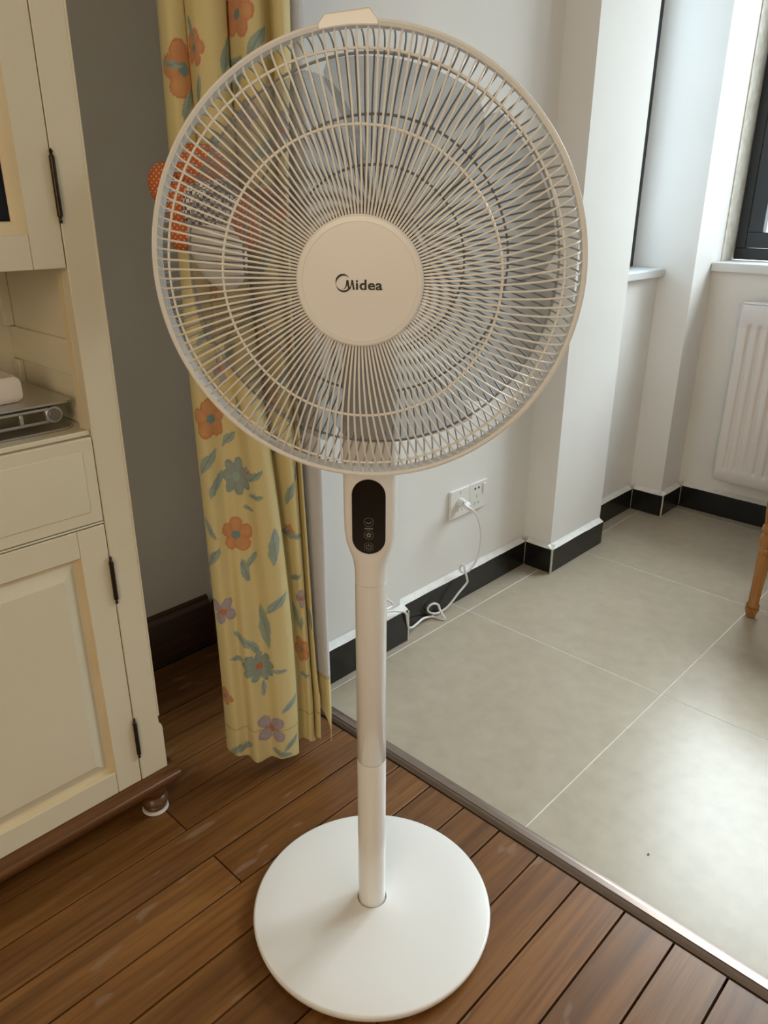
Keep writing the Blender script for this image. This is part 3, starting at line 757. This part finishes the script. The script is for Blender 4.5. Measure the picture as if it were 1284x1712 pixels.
for a, b in (((2.150,.545,.255),(2.156,.230,.255)), ((2.484,.54,.255),(2.484,.232,.255)), ((2.160,.386,.255),(2.484,.386,.255))):
    cq(MB().tube([Vector(a).lerp(Vector(b), k/12) for k in range(13)], lambda t: .008+.005*math.sin(PI*t), 12), 'stretcher')
sp = rrect(2.128,2.515,.195,.580,.07)
cq(MB().prism(sp, lambda p: (p[0],p[1],.4165), lambda p: (p[0],p[1],.446)), 'seat', .008)
for y in (.25,.34,.43,.51):
    cq(MB().tube([(2.488,y,.440),(2.505,y,.65),(2.530,y,.87)], lambda t: .009-.002*t, 12), 'back_spindle')
cq(MB().prism([(.215,.86),(.535,.86),(.545,.92),(.38,.955),(.205,.92)], lambda p: (2.520,p[0],p[1]), lambda p: (2.542,p[0],p[1])), 'top_rail', .008)

# ------------------------------------------------------------------ curtain with printed flowers
EH = Vector((math.sin(YAW), -math.cos(YAW), 0)); GH = Vector((math.cos(YAW), math.sin(YAW), 0))
def ray(x, y): return F_ + R2*((x-642)/FPX) - U2*((y-856)/FPX)
def eg(x, y, g):
    d = ray(x, y); P = Vector((0,0,CAM_H))+d*(g/d.dot(GH)); return P.dot(EH), P.z
cur = empty('curtain', EH*(-.24)+GH*1.3+Vector((0,0,.03)), 'yellow floral curtain with grey lining hanging beside the cabinet', 'curtain')
cu_o = parent_off(cur)
ZB, ZT = .030, 2.45
# plan of the folds, in metres across (e) and away (g); lower hem and upper edge
low = [(-.338,1.335),(-.330,1.305),(-.308,1.288),(-.287,1.303),(-.264,1.286),(-.236,1.300),(-.210,1.284),(-.188,1.296),(-.180,1.318),(-.190,1.345),(-.184,1.362),(-.170,1.352),(-.158,1.340),(-.150,1.352),(-.154,1.370),(-.147,1.372),(-.136,1.350),(-.130,1.345)]
hig = [(-.345,1.352),(-.335,1.318),(-.318,1.300),(-.300,1.318),(-.302,1.338),(-.290,1.320),(-.272,1.296),(-.250,1.292),(-.236,1.312),(-.240,1.334),(-.226,1.318),(-.206,1.294),(-.186,1.296),(-.176,1.320),(-.168,1.334),(-.160,1.310),(-.147,1.302),(-.138,1.318)]
cl = catmull([(a,b,0) for a,b in low], 14); chg = catmull([(a,b,0) for a,b in hig], 14)
NU = len(cl); NV = 700
def cpos(i, z):
    t = max(0, min(1, (z-.10)/1.25)); t = t*t*(3-2*t)
    p = cl[i].lerp(chg[i], t)
    e = p.x+.0025*math.sin(z*5+i*.05); g = p.y+.003*math.sin(z*4.1+i*.08)
    q = max(0, (i/NU-.62)/.38); mid_ = math.sin(PI*max(0, min(1, (z-.15)/1.15)))**.6 if .15 < z < 1.30 else 0
    return e-(.018*mid_+.004)*q*q, g
def hem(i): 
    return ZB+.006*math.sin(i*.09)+.004*math.sin(i*.031+1)
# cloth coordinate (arc length) for every fold station
arc = [0]
for i in range(1, NU): arc.append(arc[-1]+(.5*((cl[i]-cl[i-1]).length+(chg[i]-chg[i-1]).length)))
def cloth_u(e, z):
    best = None
    for i in range(NU):
        ee, g = cpos(i, z)
        sc = abs(ee-e)*8+ (g-1.28)
        if best is None or sc < best[0]: best = (sc, arc[i])
    return best[1]
YEL = (.68,.575,.295); ORA = (.52,.19,.085); ORA2 = (.63,.30,.13); PNK = (.55,.21,.14); TEA = (.19,.28,.275); TEA2 = (.34,.43,.40); PUR = (.29,.25,.34); PUR2 = (.42,.37,.45); BLU = (.25,.34,.35)
shapes = []   # (kind, u, z, radius, angle, colours)
def fl_at(kind, x, y, rpx, ang=0, cols=(ORA,ORA2,TEA), nn=5):
    e, z = eg(x, y, 1.29); u = cloth_u(e, z); r = rpx*1.29/FPX*(1.05 if kind == 'f' else 1.3)
    shapes.append((kind, u, z, r, math.radians(ang), cols, nn))
O = (ORA,ORA2,TEA); P_ = (PUR,PUR2,ORA); B_ = (TEA,BLU,ORA); K_ = (PNK,ORA2,TEA)
for a in [('f',394,20,30,10,K_),('f',300,112,40,30,O),('f',322,78,24,0,K_),('f',350,703,36,20,O),('f',391,898,36,15,O),('f',500,1112,30,40,O),('f',374,1168,22,0,K_),('f',455,1219,36,45,P_,4),('f',432,1117,34,10,B_,9),('f',374,1022,30,60,P_,4),('f',392,803,36,20,(TEA,BLU,TEA2),7),('f',412,795,12,0,P_,4),('f',500,1020,20,0,P_,4),('f',360,622,26,20,P_,4),('f',440,665,28,10,O),('f',470,215,24,0,P_,4),('f',410,190,20,0,P_,4),('f',462,330,26,10,O),('f',420,520,26,30,P_,4),('f',348,480,24,10,O),('f',478,560,24,0,O),('f',480,905,16,0,K_),
          ('f',300,-90,34,0,O),('f',420,-130,30,0,P_,4),('f',460,-240,30,0,O),('f',340,-260,30,0,B_,8),
          ('l',315,42,16,-50),('l',373,88,22,80),('l',385,100,18,20),('l',430,65,20,60),('l',283,105,14,0),('l',308,170,20,70),('l',268,100,10,70),('l',395,128,18,75),
          ('l',345,775,24,60),('l',360,812,22,70),('l',425,798,18,40),('l',426,832,14,10),('l',415,855,12,0),('l',420,940,18,60),('l',408,958,20,110),('l',355,935,22,60),('l',458,915,30,90),('l',475,910,20,5),('l',493,912,16,0),('l',463,1010,24,50),('l',442,1050,38,105),('l',405,1072,24,155),('l',425,1085,18,130),('l',396,1104,16,0),('l',466,1122,14,5),('l',439,1154,16,95),('l',490,1055,26,120),('l',500,1065,14,90),('l',505,1155,16,10),('l',485,1180,20,50),('l',395,1255,18,60),('l',412,1250,20,40),('l',470,1258,20,-10),('l',487,1245,18,50),('l',350,885,18,-50),('l',490,985,16,30),('l',515,1060,20,110),('l',480,838,22,70),('l',455,755,22,70),('l',490,800,18,70),('l',340,560,20,60),('l',380,590,22,40),('l',440,440,22,70),('l',470,480,20,30),('l',400,380,22,50),('l',350,250,24,60),('l',440,250,22,50),('l',470,640,22,60),('l',400,690,22,110),('l',375,740,20,40),('l',330,150,18,80),('l',450,150,20,45)]:
    fl_at(*a)
buckets = {}
for s_ in shapes:
    for k in range(int((s_[2]-s_[3]*1.2)/.05)-1, int((s_[2]+s_[3]*1.2)/.05)+2): buckets.setdefault(k, []).append(s_)
def lerp3(a, b, t): return tuple(a[i]+(b[i]-a[i])*t for i in range(3))
def printed(u, z):
    c = YEL
    for kind, su, sz, r, ang, cols, nn in buckets.get(int(z/.05), ()):
        du, dz = u-su, z-sz
        d = math.hypot(du, dz)
        if d > r*1.15: continue
        a = math.atan2(dz, du)-ang
        wob = .10*noise.noise(Vector((u*60, z*60, r*100)))
        if kind == 'f':
            lim = r*((.62+.36*abs(math.cos(a*nn/2))**.7 if nn != 4 else .34+.66*abs(math.cos(a*2))**.8)+wob)
            if d < r*.22: c = cols[2]
            elif d < lim:
                t = .5+.5*noise.noise(Vector((u*45, z*45, 3)))
                c = lerp3(cols[0], cols[1], min(1,max(0,.25+.75*abs(math.cos(a*nn/2))*t*1.3)))
                c = lerp3(YEL, c, .86)
                if d > lim-.0035: c = lerp3(c, cols[0], .7)
        else:
            x_ = du*math.cos(ang)+dz*math.sin(ang); y_ = -du*math.sin(ang)+dz*math.cos(ang)
            hw = r*.30*(1-(x_/r)**2)*(1+wob*2) if abs(x_) < r else 0
            if abs(y_+.12*r*math.sin(x_/r*2)) < hw:
                t = .5+.5*noise.noise(Vector((u*50, z*50, 9)))
                c = lerp3(YEL, lerp3(TEA, TEA2, t), .86)
                if abs(y_) < .0012: c = lerp3(c, TEA, .8)
    return c
def cloth(name, NU, NV, pos, colf, mt, zfun):
    mb = MB(); cols = []
    for i in range(NU):
        for j in range(NV):
            z = zfun(i, j); e, g = pos(i, z); P = EH*e+GH*g; mb.v.append((P.x-cu_o.x, P.y-cu_o.y, z-cu_o.z)); cols.append(colf(i, z))
    for i in range(NU-1):
        for j in range(NV-1):
            n = i*NV+j; mb.f.append((n, n+NV, n+NV+1, n+1))
    me = bpy.data.meshes.new(name); me.from_pydata(mb.v, [], mb.f); me.update(); me.materials.append(mt)
    for p in me.polygons: p.use_smooth = True
    at = me.color_attributes.new('print', 'FLOAT_COLOR', 'POINT'); flat = []
    for c in cols: flat += [c[0], c[1], c[2], 1]
    at.data.foreach_set('color', flat)
    o = bpy.data.objects.new(name, me); COL.objects.link(o); o.parent = cur
    so = o.modifiers.new('solid', 'SOLIDIFY'); so.thickness = .0012; so.offset = 1
    return o
def zf(i, j):
    h = hem(i); t = j/(NV-1)
    # dense in the part in view, sparse above
    if t < .86: return h+(1.52-h)*t/.86
    return 1.52+(ZT-1.52)*(t-.86)/.14
def ccol(i, z):
    c = printed(arc[i], z)
    if abs(z-.105) < .0015: c = lerp3(c, (.30,.22,.08), .5)
    return c
cloth('curtain_front', NU, NV, cpos, ccol, m_curtain, zf)
# grey-white lining behind, showing past the leading edge, with a turned yellow corner
lnl = [(-.310,1.385),(-.250,1.378),(-.190,1.386),(-.150,1.380),(-.130,1.366),(-.116,1.352),(-.111,1.356)]
lnh = [(-.310,1.380),(-.250,1.372),(-.190,1.376),(-.160,1.362),(-.145,1.346),(-.132,1.345),(-.126,1.352)]
ll, lh = catmull([(a,b,0) for a,b in lnl], 10), catmull([(a,b,0) for a,b in lnh], 10)
NL = len(ll)
def lpos(i, z):
    t = max(0, min(1, z/1.4)); p = ll[i].lerp(lh[i], t)
    return p.x, p.y+.002*math.sin(z*7+i*.2)-.028*max(0,(.12-z)/.12)*(i/NL)**4
def lcol(i, z):
    zc = .20+.05*math.sin(i*.1)
    if z < .195 and i > NL*.55: 
        return printed(.30+i*.004, z+.05) if z < .188 else (.45,.38,.14)
    return (.60,.60,.63)
def lz(i, j):
    t = j/259; h = .035+.10*max(0, 1-i/(NL*.93))**.35*(1 if i < NL*.97 else .4)
    if t < .86: return h+(1.52-h)*t/.86
    return 1.52+(ZT-1.52)*(t-.86)/.14
cloth('curtain_lining', NL, 260, lpos, lcol, m_lining, lz)

# ------------------------------------------------------------------ plush tie-back clinging to the curtain
pe, pz = eg(330, 335, 1.235)
plush = empty('plush_toy', EH*pe+GH*1.235+Vector((0,0,pz)), 'orange polka-dot plush with gingham front clinging to the yellow curtain', 'plush toy')
p_o = parent_off(plush)
rot = Matrix((EH, GH, Vector((0,0,1)))).transposed()
def lobe(name, x, y, rx, rz, mt, g=1.235, ry=.022, tilt=0):
    e, z = eg(x, y, g); k = g/FPX*1.04
    r2 = rot @ Matrix.Rotation(math.radians(tilt), 3, 'Y')
    P = EH*e+GH*g+Vector((0,0,z))-p_o
    mb = MB().ellipsoid((0,0,0), rx*k, ry, rz*k, rot=Matrix.Rotation(math.radians(tilt), 3, 'Y'))
    o = mb.build(name, mt, plush); o.location = P; o.rotation_euler = rot.to_euler(); return o
lobe('head', 335, 280, 42, 32, m_orange, 1.238, .034, 15)
lobe('ear', 275, 308, 24, 30, m_orange, 1.250, .020)
lobe('arm', 303, 340, 22, 34, m_orange, 1.232, .020, 10)
lobe('leg', 305, 388, 22, 28, m_orange, 1.240, .022)
lobe('arm', 400, 365, 32, 46, m_orange, 1.236, .024, -25)
lobe('leg', 445, 345, 34, 24, m_orange, 1.262, .020, 20)
lobe('torso', 352, 345, 46, 42, m_ging, 1.226, .026, -10)
lobe('white_lobe', 364, 412, 42, 66, m_white, 1.228, .026, -16)  # white lobe standing in for a white streak beside the toy

# tiny stray bead on the tile
b_ = onZ(1085, 1426, .0025)
bd = MB().ellipsoid((0,0,0), .0022, .0022, .0020, 14, 10).build('bead', m_socket); bd.location = (b_.x, b_.y, .0022)
tag(bd, 'tiny pale bead lying on the large grey tile beyond the threshold', 'bead')
